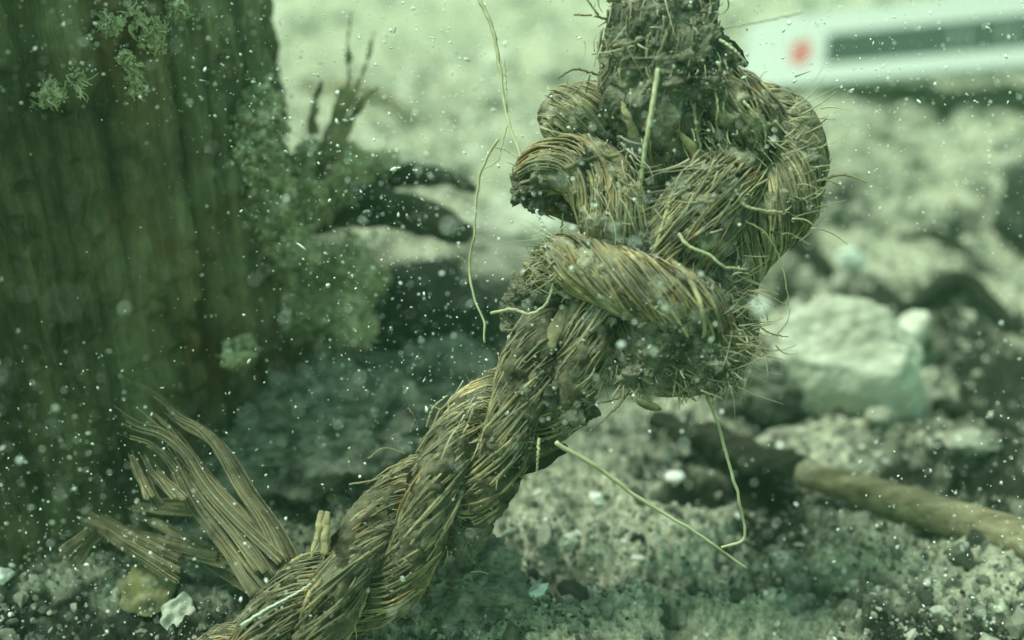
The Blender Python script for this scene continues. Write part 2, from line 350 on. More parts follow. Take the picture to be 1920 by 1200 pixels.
stone('stone', 1965, 440, .006, .013, .012, .019, M_DSTONE, 'large black stone cut off by the frame below the scale bar', 'stone', 21, .14, 4)
stone('stone', 640, 930, .003, .018, .012, .0095, M_LUMP, 'lumpy grey stone between the post and the rope', 'stone', 23, .34, 5)
stone('stone', 815, 800, .003, .013, .011, .008, M_LUMP, 'crumbling grey stone tucked behind the slanting rope', 'stone', 25, .34, 5)
stone('stone', 870, 1185, .001, .0075, .006, .0055, M_LUMP, 'rough grey stone under the foot of the rope', 'stone', 27, .3, 5)
stone('stone', 1265, 905, .0008, .0016, .0012, .0009, M_SHELL, 'bright white shell chip lying in the dark hollow', 'shell', 31, .1, 3)
stone('stone', 1640, 845, .001, .0026, .0019, .0017, M_PEB, 'small round cream pebble above the peeled stick', 'pebble', 33, .12, 3)
stone('stone', 1480, 838, .001, .0042, .0016, .0013, M_PEB, 'narrow white chip beside the dark end of the stick', 'stone', 34, .2, 3)
stone('stone', 1810, 868, .001, .0045, .0026, .002, M_PEB, 'pale grey pebble between the stick and a black twig', 'pebble', 36, .2, 3)
stone('stone', 25, 1165, .0012, .0016, .0014, .0013, M_SHELL, 'white angular shell fragment at the post foot', 'shell', 41, .1, 3, None, True)

def debris(name, pts, rads, m, label, cat, seed, ns=14, n=60, amp=.25, flat=1.0, group=None):
    c = spline(pts, n); r = np.interp(np.linspace(0, 1, n), np.linspace(0, 1, len(rads)), rads)
    mb = MB(); mb.tube(c, r, ns, 0, flat, lambda v: amp * np.mean(r) * fbm(v * .6 / np.mean(r) + seed, 3))
    return tag(mb.build(name, m), label, cat, group)
def on(px, py, z): 
    g = gpoint(px, py); return np.array([g[0], g[1], float(height(g[:1], g[1:2])[0]) + z])
debris('driftwood', [P(1440, 178, .40), P(1600, 192, .385), P(1760, 208, .375), P(1930, 225, .365), P(2100, 240, .36)], [.004, .0065, .008, .010, .010], M_STICKD, 'dark sunken branch lying under the white scale bar', 'driftwood', 1)
debris('driftwood', [P(590, 395, .19), P(680, 345, .188), P(760, 328, .186), P(840, 335, .186), P(895, 355, .186)], [.003, .0022, .0020, .0018, .0006], M_STICKG, 'thin dark arched branch beside the wooden post', 'driftwood', 2)
debris('driftwood', [P(570, 400, .19), P(680, 382, .185), P(760, 400, .182), P(830, 422, .180), P(882, 440, .180)], [.004, .0040, .0036, .003, .0018], M_STICKG, 'thick blunt dark branch under the arched one', 'driftwood', 3)
debris('twig', [on(1440, 440, .002), on(1500, 500, .003), on(1560, 535, .001)], [.0018, .003, .0012], M_STICKD, 'short black twig lying behind the quartz stone', 'twig', 4)
debris('twig', [on(1680, 455, .002), on(1770, 475, .004), on(1860, 515, .002)], [.0006, .0018, .0006], M_STICKD, 'curved black twig half buried below the black stone', 'twig', 5)
debris('twig', [on(1750, 765, .0008), on(1830, 790, .001), on(1920, 825, .0005)], [.0012, .0019, .0016], M_STICKD, 'narrow black twig above the peeled stick', 'twig', 6)
debris('twig', [on(570, 190, .002), on(690, 205, .003), on(790, 222, .001)], [.0008, .0022, .0008], M_STICK, 'blurred dark twig on the far pale sand', 'twig', 7)
debris('twig', [on(1690, 610, .001), on(1790, 590, .003), on(1900, 640, .001)], [.001, .0026, .001], M_STICKD, 'broad dark sliver of bark beside the quartz stone', 'bark', 17)

# peeled stick with a black rotten end
t = empty('stick', on(1700, 960, 0), 'pale peeled stick with a black rotten end lying on the gravel', 'stick')
def stk(pts, rads, m, name, amp, seed):
    c = spline(pts, 90); r = np.interp(np.linspace(0, 1, 90), np.linspace(0, 1, len(rads)), rads)
    mb = MB(); mb.tube(c, r, 28, 0, 1, lambda v: amp * fbm(v * np.array([120, 500, 500]) + seed, 3)); return mb.build(name, m, t)
stk([P(1478, 882, .168), P(1600, 915, .164), P(1760, 965, .159), P(1940, 1020, .153), P(2150, 1080, .147), P(2400, 1150, .140)], [.0017, .0026, .0029, .0031, .0032, .0030], M_STICK, 'peeled_shaft', .00014, 3)
stk([P(1225, 782, .183), P(1320, 822, .178), P(1420, 862, .171), P(1492, 887, .1675)], [.0012, .0026, .0029, .0024], M_STICKD, 'rotten_end', .0011, 4)

# ------------------------------------------------------------------ wooden post
PX, PY, PR, PH = -.087, .167, .050, .112
na, nh = 420, 300
a = np.linspace(0, 2 * pi, na, endpoint=False); zz = np.linspace(-.02, PH, nh)
Aa, Zz = np.meshgrid(a, zz); q3 = np.stack([np.cos(Aa) * PR, np.sin(Aa) * PR, Zz], -1)
rr = PR + .0018 * fbm(q3 * np.array([60, 60, 18]), 3) + .0011 * fbm(q3 * np.array([260, 260, 22]), 3) + .0005 * fbm(q3 * np.array([900, 900, 70]), 3)
rr = rr - .0030 * smooth(noise(q3 * np.array([190, 190, 14]) + 9), .30, .62) + .0007 * smooth(noise(q3 * 130 + 4), .1, .6) + .0007 * noise(q3 * 420) - .0016 * smooth(noise(q3 * 310 + 21), .38, .62) + .0009 * fbm(q3 * np.array([160, 160, 160]) + 8, 3)
rr = rr + .002 * np.exp(-(Zz / .008) ** 2)
v = np.stack([PX + rr * np.cos(Aa), PY + rr * np.sin(Aa), Zz + .002 * noise(q3 * 200) * (Zz > PH - .01)], -1).reshape(-1, 3)
gi = np.arange(nh - 1)[:, None] * na; j = np.arange(na)[None]; j2 = (j + 1) % na
q = np.stack([gi + j, gi + j2, gi + na + j2, gi + na + j], -1).reshape(-1, 4)
coat = np.clip(.42 + .75 * np.exp(-((Aa - 5.85) / .42) ** 2) * (.6 + noise(q3 * 70 + 2)) + .25 * noise(q3 * 45 + 6), 0, 1)
mb = MB(); mb.add(v, q, 0, coat.ravel())
rings = [rr[-1] * s for s in (.97, .8, .6, .4, .2, .02)]; tv = []
for s, rg in zip((.97, .8, .6, .4, .2, .02), rings):
    zt = PH + .0015 + .0018 * noise(np.stack([np.cos(a) * s * 9, np.sin(a) * s * 9, 0 * a], -1))
    tv.append(np.stack([PX + rg * np.cos(a), PY + rg * np.sin(a), zt], -1))
tv = np.vstack([v[-na:]] + tv); gi = np.arange(6)[:, None] * na
mb.add(tv, np.stack([gi + j, gi + j2, gi + na + j2, gi + na + j], -1).reshape(-1, 4))
tag(mb.build('wooden_post', M_POST), 'thick dark weathered wooden post standing in the seabed', 'post')

def on_post(px, py, out=0.0):
    r = nrm(CF + CX * (px - 960) * K + CU * (600 - py) * K); o = C0[:2] - np.array([PX, PY]); d = r[:2]; R_ = PR + .001 + out
    A_, B_, C_ = d @ d, 2 * o @ d, o @ o - R_ * R_; D = B_ * B_ - 4 * A_ * C_
    t_ = (-B_ - math.sqrt(max(D, 0))) / (2 * A_); return C0 + r * t_

def fluff(name, cents, m, label, cat, seed, n=500, g=.0006, group=None, nf=40):
    """soft growth: a cloud of little flakes round a few centres and short curling filaments"""
    r = np.random.default_rng(seed); mb = MB(); n = n * 7; g = g * .46; cents = [(c_, q_ * .68) for c_, q_ in cents]; per = n // len(cents)
    for c, rad in cents:
        d = r.normal(size=(per, 3)) * .5; p = c + d * rad; p = p + .8 * rad * np.stack([noise(p * 260 + s) + .5 * noise(p * 700 + s) for s in (1, 31, 77)], -1)
        grains(mb, p, g * np.exp(r.normal(0, .4, per)), r, 0, 0, .45, .2, np.clip(.5 + .35 * d[:, 2] + r.normal(0, .2, per), 0, 1))
    for _ in range(nf):
        c, rad = cents[r.integers(len(cents))]; d = nrm(r.normal(size=3)); p0 = c + d * rad * .6; st = np.linspace(0, 1, 10)[:, None]
        L = rad * r.uniform(.5, 1.1); pth = p0 + d * L * st + .35 * L * st * np.stack([np.sin(st[:, 0] * r.uniform(3, 8) + r.uniform(0, 6)), np.cos(st[:, 0] * r.uniform(3, 8)), np.sin(st[:, 0] * r.uniform(3, 8))], -1)
        mb.tube(pth, np.linspace(.00022, .00006, 10), 4, col=r.uniform(.3, 1))
    return tag(mb.build(name, m, None, False), label, cat, group)
fluff('algae_tuft', [(on_post(545, 470, .002), .005), (P(600, 545, .185), .007), (P(655, 500, .182), .005), (P(600, 590, .182), .006), (P(650, 590, .180), .0045), (P(660, 620, .178), .0028), (P(540, 580, .18), .005), (P(690, 525, .181), .0028)], M_ALGA, 'large fluffy yellowish tuft of algae on the edge of the post', 'algae', 51, 2600, .00055, None, 300)
fluff('algae_tuft', [(on_post(250, 35), .0022), (on_post(205, 42), .0016), (on_post(285, 55), .002), (on_post(330, 12), .0022), (on_post(275, 75), .0016), (on_post(295, 85), .0012)], M_ALGA, 'straggling pale algae high on the post', 'algae', 52, 70, .0003, None, 260)
fluff('algae_tuft', [(on_post(248, 125), .0014), (on_post(252, 150), .0014), (on_post(255, 172), .0012), (on_post(235, 112), .0013)], M_ALGA, 'thin pale hanging string of algae on the post', 'algae', 53, 90, .0003, None, 90)
fluff('algae_tuft', [(on_post(130, 150), .0026), (on_post(95, 175), .002)], M_ALGA, 'round brownish patch of growth near the edge of the frame', 'algae', 54, 60, .0003, None, 110)
fluff('algae_tuft', [(on_post(455, 655, .003), .0022), (on_post(435, 672, .004), .0018), (on_post(460, 640, .003), .0012)], M_ALGA, 'small pale curled flake of algae low on the post', 'algae', 55, 160, .0004, None, 40)
fluff('algae_tuft', [(on_post(480, 220), .005), (on_post(470, 300), .006), (on_post(490, 370), .006), (on_post(510, 440), .005)], M_ALGA, 'long thin smear of tan algae down the post edge', 'algae', 56, 900, .0005, None, 160)
fluff('algae_tuft', [(P(70, 1090, .15), .003), (P(110, 1100, .15), .0025), (P(40, 1110, .149), .002)], M_ALGA, 'low olive tuft of weed at the post foot', 'algae', 57, 300, .0004, None, 60)
fluff('algae_tuft', [(P(590, 310, .178), .0035), (P(625, 325, .178), .004), (P(670, 318, .182), .003), (P(720, 310, .186), .0025), (P(585, 370, .176), .0045)], M_ALGA, 'tangled weed at the root of the wood splinters', 'algae', 58, 1200, .0007, None, 60)

# splintered wood standing beside the post
t = empty('splintered_wood', P(610, 330, .172), 'splintered wood stub with upright pale spikes behind the post', 'splintered wood')
for pts, w0, w1 in [([(605, 330), (612, 270), (635, 200), (648, 165)], 16, 8), ([(640, 215), (655, 150), (652, 85), (660, 20)], 6, 1.5), ([(620, 300), (650, 240), (680, 190), (712, 160)], 15, 3), ([(640, 230), (668, 170), (690, 110), (702, 60)], 6, 1.5), ([(585, 250), (588, 215), (595, 180), (603, 150)], 12, 3), ([(625, 280), (645, 215), (665, 165), (680, 145)], 10, 3)]:
    c = spline([P(x, y, .172) for x, y in pts], 30); r = np.linspace(w0, w1, 30) * K * .172
    mb = MB(); mb.tube(c, r, 10, 0, .5, lambda v: .0005 * fbm(v * 500, 3)); mb.build('splinter', M_FRAY, t)

# ------------------------------------------------------------------ scale bar
t = empty('scale_bar', P(1600, 120, .385), 'white plastic scale bar with a red dot and a black stripe', 'scale bar')
A0, A1 = P(1385, 180, .395), P(2350, 102, .33)           # lower long edge
up0 = P(1385, 62, .412) - A0
e1 = nrm(A1 - A0); e2 = nrm(up0 - e1 * (up0 @ e1)); e3 = np.cross(e1, e2); 
if e3 @ CF > 0: e3 = -e3
LB = np.linalg.norm(A1 - A0); HB = np.linalg.norm(up0) * 1.10
def plate(name, u0, u1, v0, v1, th, base, m, parent, rnd=.0):
    mb = MB(); uc, vc, hu, hv = (u0 + u1) / 2, (v0 + v1) / 2, (u1 - u0) / 2, (v1 - v0) / 2; rad = min(hu, hv) * rnd
    ol = []
    for qd in range(4):
        sx, sy = [(1, 1), (-1, 1), (-1, -1), (1, -1)][qd]
        for k in range(9):
            an = qd * pi / 2 + k / 8 * pi / 2; ol.append((uc + sx * (hu - rad) + rad * cos(an), vc + sy * (hv - rad) + rad * sin(an)))
    ol = np.array(ol); n = len(ol); bev = th * .25
    def ring(ins, h):
        s = 1 - ins / np.array([hu, hv]); o2 = (ol - [uc, vc]) * s + [uc, vc]; return A0 + o2[:, :1] * e1 + o2[:, 1:] * e2 + e3 * h
    V = np.vstack([ring(0, base), ring(0, base + th - bev), ring(bev, base + th), [A0 + uc * e1 + vc * e2 + e3 * (base + th)], [A0 + uc * e1 + vc * e2 + e3 * base]])
    j = np.arange(n); j2 = (j + 1) % n
    f = np.vstack([np.stack([j, j2, n + j2, n + j], -1), np.stack([n + j, n + j2, 2 * n + j2, 2 * n + j], -1), np.stack([2 * n + j, 2 * n + j2, np.full(n, 3 * n), np.full(n, 3 * n)], -1), np.stack([j2, j, np.full(n, 3 * n + 1), np.full(n, 3 * n + 1)], -1)])
    mb.add(V, f); return mb.build(name, m, parent, False)
plate('bar_body', 0, LB, 0, HB, .003, 0, M_BARW, t, .25)
pxb = K * .385
du = 112 * pxb
plate('red_dot', du - 19 * pxb, du + 19 * pxb, HB * .27, HB * .62, .0001, .003, M_RED, t, 1.0)
sb = plate('black_stripe', 158 * pxb, LB - .01, HB * .25, HB * .66, .0001, .003, M_BARK, t, .05)
for uu, w in ((378, 6), (402, 6), (458, 6), (480, 5)):
    plate('white_mark', uu * pxb, (uu + w) * pxb, HB * .31, HB * .59, .0001, .0031, M_MARK, sb, .3)

# ------------------------------------------------------------------ the rope and its knot
rope = empty('knotted_rope', R3(600, 1180, 0), 'thick frayed hemp rope tied in a silty knot, slanting down to the seabed', 'rope')
fuzz = MB(); crust = MB()
def strand(pts, nf=85, helix=.5, fr=4.2, seed=1, mats=(M_CORE, M_FIB), world=False, core=.93, amp=.05, name='strand', silt=260, nfz=26, part=(.3, 1.0), lift=.16, parent=None, mud=.125, mudm=None):
    r_ = np.random.default_rng(seed); pts = np.asarray(pts, float)
    if world: C4 = pts
    else: C4 = np.array([np.append(R3(x, y, z), r * PXM) for x, y, z, r in pts])
    n = 90; C4 = spline(C4, n); c, rr = C4[:, :3], C4[:, 3]
    T, Nn, B = frames(c); L = np.concatenate([[0], np.cumsum(np.linalg.norm(np.diff(c, axis=0), axis=1))]); rm = rr.mean()
    mb = MB()
    mb.tube(c, rr * core, 40, 0, 1, lambda v: amp * rm * fbm(v * 1.1 / rm + seed, 4) + .035 * rm * fbm(v * 7 / rm, 3))
    h_ = int(np.clip(L[-1] / (1.6 * PXM), 120, 420)); cm = spline(np.column_stack([c, rr]), h_)
    def mudh(v):
        m_ = fbm(v * 240 + seed * 3.1, 3) * .8 + .5 * noise(v * 800)
        return rm * (-.10 + (.06 + mud) * smooth(m_, -.05 - mud * 2, .45) + .05 * noise(v * 1300) + .035 * noise(v * 3000)) + amp * rm * fbm(v * 1.1 / rm + seed, 4)
    mb.tube(cm[:, :3], cm[:, 3], 110, 2, 1, mudh)
    tw = helix / rm
    wob = lambda v: amp * rm * fbm(v * 1.1 / rm + seed, 4)
    for i in range(int(nf * 1.8)):
        ln = r_.uniform(*part); s0 = r_.uniform(-.15, 1.05 - ln * .8); s1 = min(s0 + ln, 1); s0 = max(s0, 0)
        if s1 - s0 < .12: continue
        m = max(10, int(44 * (s1 - s0))); s = np.linspace(s0, s1, m) * (n - 1)
        cc = np.stack([np.interp(s, np.arange(n), c[:, k]) for k in range(3)], -1); nn = nrm(np.stack([np.interp(s, np.arange(n), Nn[:, k]) for k in range(3)], -1)); bb = nrm(np.stack([np.interp(s, np.arange(n), B[:, k]) for k in range(3)], -1))
        rl = np.interp(s, np.arange(n), rr); ls = np.interp(s, np.arange(n), L); tt = np.linspace(0, 1, m)
        wv = r_.uniform(.02, .22); a = r_.uniform(0, 2 * pi) + (tw + (r_.normal(0, .22) / rm if i % 11 == 0 else 0)) * ls * r_.uniform(.78, 1.22) + wv * np.sin(tt * r_.uniform(2, 9) + r_.uniform(0, 6))
        lf = lift * (r_.random() ** 3) * (np.maximum(0, tt - .8) / .2) ** 2 + lift * (r_.random() ** 4) * (np.maximum(0, .15 - tt) / .15) ** 2
        rad = rl * (r_.uniform(.95, 1.045) + (.06 if i % 11 == 0 else 0) + lf + .035 * np.sin(tt * r_.uniform(3, 14) + r_.uniform(0, 6))) ; o = nn * np.cos(a)[:, None] + bb * np.sin(a)[:, None]
        p = cc + o * rad[:, None]; p = p + o * wob(cc + o * (rl * core)[:, None])[:, None]
        w = fr * .42 * PXM * np.exp(r_.normal(0, .42)) * (np.minimum(1, np.minimum(tt, 1 - tt) * 7 + .3))
        mb.tube(p, w, 5, 1, r_.uniform(.45, 1.0))
    # short broken hairs standing off the surface
    for i in range(nfz):
        k = r_.integers(3, n - 3); a = r_.uniform(0, 2 * pi); o = Nn[k] * cos(a) + B[k] * sin(a); d = nrm(o * r_.uniform(.3, 1) + T[k] * r_.normal(0, .8) + r_.normal(0, .3, 3))
        Lh = rm * r_.uniform(.15, .75); st = np.linspace(0, 1, 9)[:, None]; bend = nrm(r_.normal(size=3)) * Lh * r_.uniform(0, .45)
        fuzz.tube(c[k] + o * rr[k] * .97 + d * Lh * st + bend * st ** 2, np.linspace(1.5, .6, 9) * PXM * r_.uniform(.6, 1.3), 4)
    silt = silt * 3; ks = r_.integers(2, n - 2, silt); aa = r_.uniform(0, 2 * pi, silt); o = Nn[ks] * np.cos(aa)[:, None] + B[ks] * np.sin(aa)[:, None]
    keep = (o[:, 2] + .35 * r_.normal(size=silt) > -.1) & (noise((c[ks] + o * rr[ks][:, None]) * 190 + seed) + .25 * r_.normal(size=silt) > 0.0); p = c[ks] + o * rr[ks][:, None] * r_.uniform(.98, 1.05, (silt, 1))
    grains(crust, p[keep], 1.35 * PXM * np.exp(r_.normal(0, .55, keep.sum())), r_, 0, 0, .3, .25)
    return mb.build(name, list(mats) + [mudm or M_MUD], parent or rope)

G = (M_CORE, M_FIBG)
# stem, caked with silt
stem_pts = [(1232, -260, 0, 88), (1234, -120, 0, 88), (1240, -20, 0, 86), (1242, 50, 0, 100), (1238, 120, 0, 108), (1235, 190, 12, 104), (1240, 250, 30, 92), (1250, 330, 62, 74), (1252, 390, 80, 60)]
s_ = strand(stem_pts, 130, .16, 5.0, 3, (M_DIRT, M_FIBG), amp=.17, core=.97, silt=2600, nfz=60, part=(.12, .5), name='caked_stem')
# knot
strand([(1170, 215, 55, 42), (1120, 208, 22, 53), (1070, 224, 8, 58), (1034, 236, 12, 44), (1018, 242, 18, 18)], 80, 1.9, 4.2, 4, G, name='strand', part=(.5, 1), amp=.07)
strand([(1170, 375, 110, 40), (1100, 372, 90, 46), (1032, 356, 55, 48), (1012, 332, 26, 50), (1040, 312, 4, 54), (1085, 312, -10, 60), (1128, 350, -24, 62), (1154, 415, -28, 62), (1176, 485, -8, 60), (1196, 560, 25, 52)], 120, .35, 4.2, 5, name='strand', silt=420, amp=.08)
strand([(1330, 170, 45, 55), (1395, 205, 40, 54), (1450, 228, 16, 60), (1482, 262, 4, 58), (1490, 315, -4, 56), (1462, 378, 0, 66), (1420, 440, 12, 58), (1382, 512, 26, 42), (1362, 585, 26, 44), (1345, 655, 20, 44)], 170, -.85, 4.0, 6, G, name='strand', nfz=50)
strand([(1270, 120, 10, 60), (1330, 172, -12, 62), (1385, 212, -22, 62), (1428, 256, -6, 56), (1446, 305, 25, 42)], 80, .5, 4.2, 7, G, name='strand', silt=500)
strand([(1440, 296, 70, 46), (1396, 306, 22, 58), (1354, 348, -16, 72), (1312, 405, -36, 74), (1270, 468, -25, 74), (1228, 540, 8, 62)], 120, .22, 4.2, 8, name='strand', part=(.4, 1))
strand([(1030, 560, 70, 40), (1030, 512, 28, 46), (1062, 494, -18, 54), (1115, 508, -52, 55), (1190, 535, -74, 58), (1268, 562, -74, 60), (1325, 590, -48, 52), (1365, 625, -5, 46)], 130, .75, 4.2, 9, name='strand', silt=420)
strand([(1080, 560, 75, 58), (1140, 622, 40, 60), (1215, 664, 14, 68), (1290, 668, 4, 70), (1345, 655, -2, 60), (1374, 606, 4, 46), (1372, 545, 14, 42)], 120, .6, 4.2, 10, G, name='strand', nfz=70, silt=500)
strand([(1120, 520, 90, 75), (1180, 580, 80, 85), (1240, 600, 75, 70), (1290, 600, 70, 50)], 50, .3, 4, 12, (M_CORE, M_FIBG), name='strand', silt=300)
# standing part below the knot: three strands laid round one axis
ax = np.array([R3(x, y, z) for x, y, z in [(1175, 520, 60), (1110, 600, 40), (1045, 680, 24), (975, 765, 14), (900, 850, 8), (815, 940, 4), (720, 1035, 2), (625, 1120, 6), (520, 1210, 14), (400, 1310, 26), (280, 1400, 36)]])
axc = spline(ax, 90); T_, N_, B_ = frames(axc); sL = np.concatenate([[0], np.cumsum(np.linalg.norm(np.diff(axc, axis=0), axis=1))])
toC = nrm(C0 - axc); e_a = nrm(toC - T_ * np.sum(toC * T_, 1, keepdims=True)); e_b = np.cross(T_, e_a)
PITCHL = 680 * PXM
for k in range(3):
    ph = 2 * pi * k / 3 + 1.1 - 2 * pi * sL / PITCHL
    off = 56 * PXM * (1 + .10 * noise(np.stack([sL * 90, 0 * sL + k * 7, 0 * sL], -1)))
    cc = axc + off[:, None] * (np.cos(ph)[:, None] * e_a + np.sin(ph)[:, None] * e_b)
    r4 = np.column_stack([cc, np.full(90, 47 * PXM) * (1 + .12 * noise(np.stack([sL * 110, 0 * sL + k * 9 + 3, 0 * sL], -1)))])
    strand(r4[::4], 190, .55, 4.4, 20 + k, world=True, name='strand', part=(.10, .4), nfz=60, silt=1500, amp=.12, lift=.34, mud=.13, mudm=M_MUDD)

# clods of silt caught in the knot
def clod(cx, cy, cz, rx, ry, rz, seed, n=700, rough=1.0):
    r_ = np.random.default_rng(seed); v, f = ico(6); S = np.array([rx, ry, rz]) * PXM; c = R3(cx, cy, cz)
    B3 = np.stack([CX, CU, -CF], 1); w0 = v * S
    h = .35 * fbm(v * 1.5 + seed, 3) + rough * PXM / S.mean() * (9 * fbm(w0 * 520 + seed, 3, gain=.6) + 5 * (.3 - np.abs(noise(w0 * 1500 + seed))) + 2.5 * noise(w0 * 3600))
    w = w0 * (1 + h)[:, None]
    mb = MB(); mb.add(c + w @ B3.T, f, 0); o = r_.integers(0, len(v), n)
    grains(mb, c + w[o] @ B3.T, 1.5 * PXM * np.exp(r_.normal(0, .5, n)), r_, 1, 0, .4, .3)
    return mb.build('silt_clod', [M_DIRT, M_SILT], rope)
clod(1262, 265, 22, 66, 78, 55, 61); clod(1228, 385, 30, 42, 48, 40, 62, 350); clod(1285, 150, -72, 62, 38, 40, 63, 800); clod(1200, 70, -60, 55, 70, 40, 64, 500)
clod(1000, 575, 50, 58, 62, 45, 65, 500); clod(1170, 235, 20, 48, 60, 40, 66, 400); clod(1190, 470, -35, 48, 34, 34, 67, 500); clod(850, 985, 0, 52, 62, 46, 68, 500)
clod(1060, 735, -4, 58, 58, 50, 69, 400); clod(1006, 345, 16, 42, 48, 40, 72, 300); clod(1250, 640, -66, 56, 40, 30, 77, 400); clod(1205, 690, -40, 40, 34, 36, 78, 300); clod(1330, 690, -50, 44, 40, 36, 79, 300); clod(1300, 645, -70, 40, 34, 26, 80, 300); clod(1240, 110, -30, 104, 120, 74, 73, 1500); clod(1240, 10, -20, 84, 90, 68, 74, 900); clod(1180, 450, -62, 36, 26, 24, 75, 300); clod(1255, 600, -82, 60, 26, 34, 76, 300); clod(1295, 100, -55, 52, 60, 44, 70, 500); clod(1330, 520, -10, 60, 40, 40, 71, 350)

# bark chips held by the rope
def chip(pts, w, m, flat, seed, name='bark_chip'):
    c = spline([R3(*p) for p in pts], 24); mb = MB(); r = np.interp(np.linspace(0, 1, 24), np.linspace(0, 1, len(w)), w) * PXM
    mb.tube(c, r, 14, 0, flat, lambda v: .00025 * fbm(v * 700 + seed, 3)); return mb.build(name, m, rope)
chip([(900, 880, 50), (960, 868, 46), (1015, 858, 42), (1062, 838, 40)], [30, 34, 30, 10], M_STICKD, .35, 1)
chip([(1330, 78, 10), (1365, 95, 6), (1400, 122, 4)], [22, 20, 8], M_STICKD, .5, 2)
chip([(1105, 232, -8), (1150, 250, -14), (1215, 268, -10)], [8, 12, 9], M_STICKD, .6, 3)
chip([(1455, 162, -10), (1462, 185, -12), (1470, 210, -6)], [6, 9, 7], M_BRN, .6, 4)
chip([(1062, 575, -25), (1030, 640, -38), (1000, 690, -40), (972, 748, -30)], [10, 17, 16, 12], M_FRAY, .35, 5, 'flat_fibre')
chip([(612, 960, -72), (610, 1000, -74), (607, 1038, -70)], [6, 9, 8], M_FRAY, .5, 6, 'flat_fibre')
chip([(602, 958, -70), (594, 1000, -74), (584, 1045, -70)], [5, 6, 3], M_FRAY, .5, 7, 'flat_fibre')
chip([(1165, 192, -100), (1180, 225, -98), (1190, 255, -80)], [4, 8, 10], M_FRAY, .5, 8, 'flat_fibre')
chip([(1268, 245, -75), (1296, 275, -70), (1322, 330, -45)], [5, 9, 12], M_FRAY, .5, 9, 'flat_fibre')
chip([(1060, 318, -72), (1100, 300, -80), (1160, 292, -84)], [4, 6, 3], M_YLEAF, .5, 10, 'flat_fibre')

def loose(pts, w, m=M_ROOT, z=-80, n=50, seed=0, taper=.6, parent=rope, name='loose_fibre', wob=2.6):
    r_ = np.random.default_rng(seed + 1000 + int(pts[0][0])); q = [R3(p[0], p[1], p[2] if len(p) > 2 else z) for p in pts]
    c = spline(q, n); s = np.linspace(0, 1, n); c = c + wob * PXM * np.stack([noise(np.stack([s * 14 + r_.uniform(0, 50), s * 0 + k, s * 0], -1)) for k in range(3)], -1)
    r = w * .42 * PXM * (1 - (1 - taper) * s) * (1 + .18 * noise(np.stack([s * 25, s * 0 + 3.3 + seed, s * 0], -1)))
    mb = MB(); mb.tube(c, r, 8); return mb.build(name, m, parent)
loose([(1234, 130, -112), (1222, 205, -118), (1210, 275, -108), (1200, 355, -85)], 12, z=-100, taper=.75)
loose([(1300, 182, -75), (1306, 240, -85), (1318, 300, -50)], 8)
loose([(1340, 165, -92), (1346, 200, -95), (1344, 230, -90), (1350, 265, -60)], 6)
loose([(1395, 190, -92), (1412, 210, -96), (1432, 235, -92), (1436, 260, -85), (1432, 285, -70)], 6)
loose([(1385, 355, -82), (1392, 382, -92), (1425, 394, -90), (1468, 398, -80)], 8)
loose([(1272, 438, -112), (1292, 462, -118), (1330, 478, -115), (1358, 500, -110), (1400, 505, -75)], 8)
loose([(1395, 412, -78), (1435, 438, -80), (1462, 485, -60), (1475, 540, -50), (1478, 575, -40)], 4.5)
loose([(920, 588, -40), (958, 580, -45), (995, 588, -48), (1025, 568, -50), (1038, 528, -50)], 8, M_ROOT)
loose([(1150, 42, -60), (1115, 30, -70), (1075, 28, -75)], 6, M_BRN); loose([(1122, 28, -70), (1110, 12, -72), (1098, -5, -72)], 5, M_BRN)
loose([(1120, 140, -40), (1078, 130, -55), (1045, 148, -60)], 6, M_BRN); loose([(1106, 140, -50), (1102, 160, -50), (1097, 178, -45)], 3.5, M_BRN)
loose([(1535, 338, -40), (1575, 328, -50), (1600, 332, -55), (1625, 342, -55)], 7, M_FRAY); loose([(1515, 245, -50), (1535, 235, -60), (1550, 222, -60)], 4, M_BRN)
loose([(1410, 590, -40), (1432, 618, -45), (1455, 628, -45), (1478, 632, -45)], 4, M_BRN); loose([(1418, 560, -40), (1432, 575, -45), (1440, 600, -45)], 5, M_BRN)
loose([(1455, 630, -45), (1475, 605, -45), (1482, 578, -45)], 2, M_BRN)
loose([(996, 372, -10), (1008, 402, -18), (1026, 438, -20)], 7, M_WHITE); loose([(1056, 400, 20), (1052, 440, 20), (1048, 470, 20)], 5)
loose([(1010, 822, -70), (1009, 850, -72), (1006, 890, -70)], 7); loose([(928, 840, -75), (960, 832, -72), (1000, 828, -70)], 4)
loose([(452, 1172, -95), (500, 1142, -100), (545, 1118, -98), (584, 1094, -92)], 6, M_WHITE)
loose([(770, 810, -50), (778, 785, -55), (765, 765, -55)], 4, M_FRAY); loose([(800, 800, -50), (812, 765, -60), (838, 742, -60)], 5)
loose([(1195, 712, -10), (1165, 755, -20), (1140, 780, -30), (1098, 818, -40)], 5, M_FRAY); loose([(1190, 735, -10), (1150, 750, -20), (1105, 760, -40)], 4, M_FRAY)
loose([(1012, 240, -50), (1050, 250, -60), (1085, 262, -60), (1105, 300, -62)], 4); loose([(1140, 262, -50), (1130, 278, -55), (1118, 288, -55)], 3)
loose([(1150, 85, -112), (1175, 82, -115), (1210, 72, -112)], 6, M_FRAY); loose([(1110, 100, -50), (1140, 98, -80), (1190, 85, -110)], 5, M_ROOT)
loose([(1350, 75, -80), (1378, 95, -85), (1402, 122, -80)], 8); loose([(1330, 80, -70), (1350, 110, -80), (1345, 140, -85)], 4)
loose([(840, 480, 0), (870, 455, 0)], 2, M_WHITE) if False else None
loose([(745, 990, -70), (785, 900, -80), (800, 860, -82), (790, 905, -76)], 3, M_FRAY)
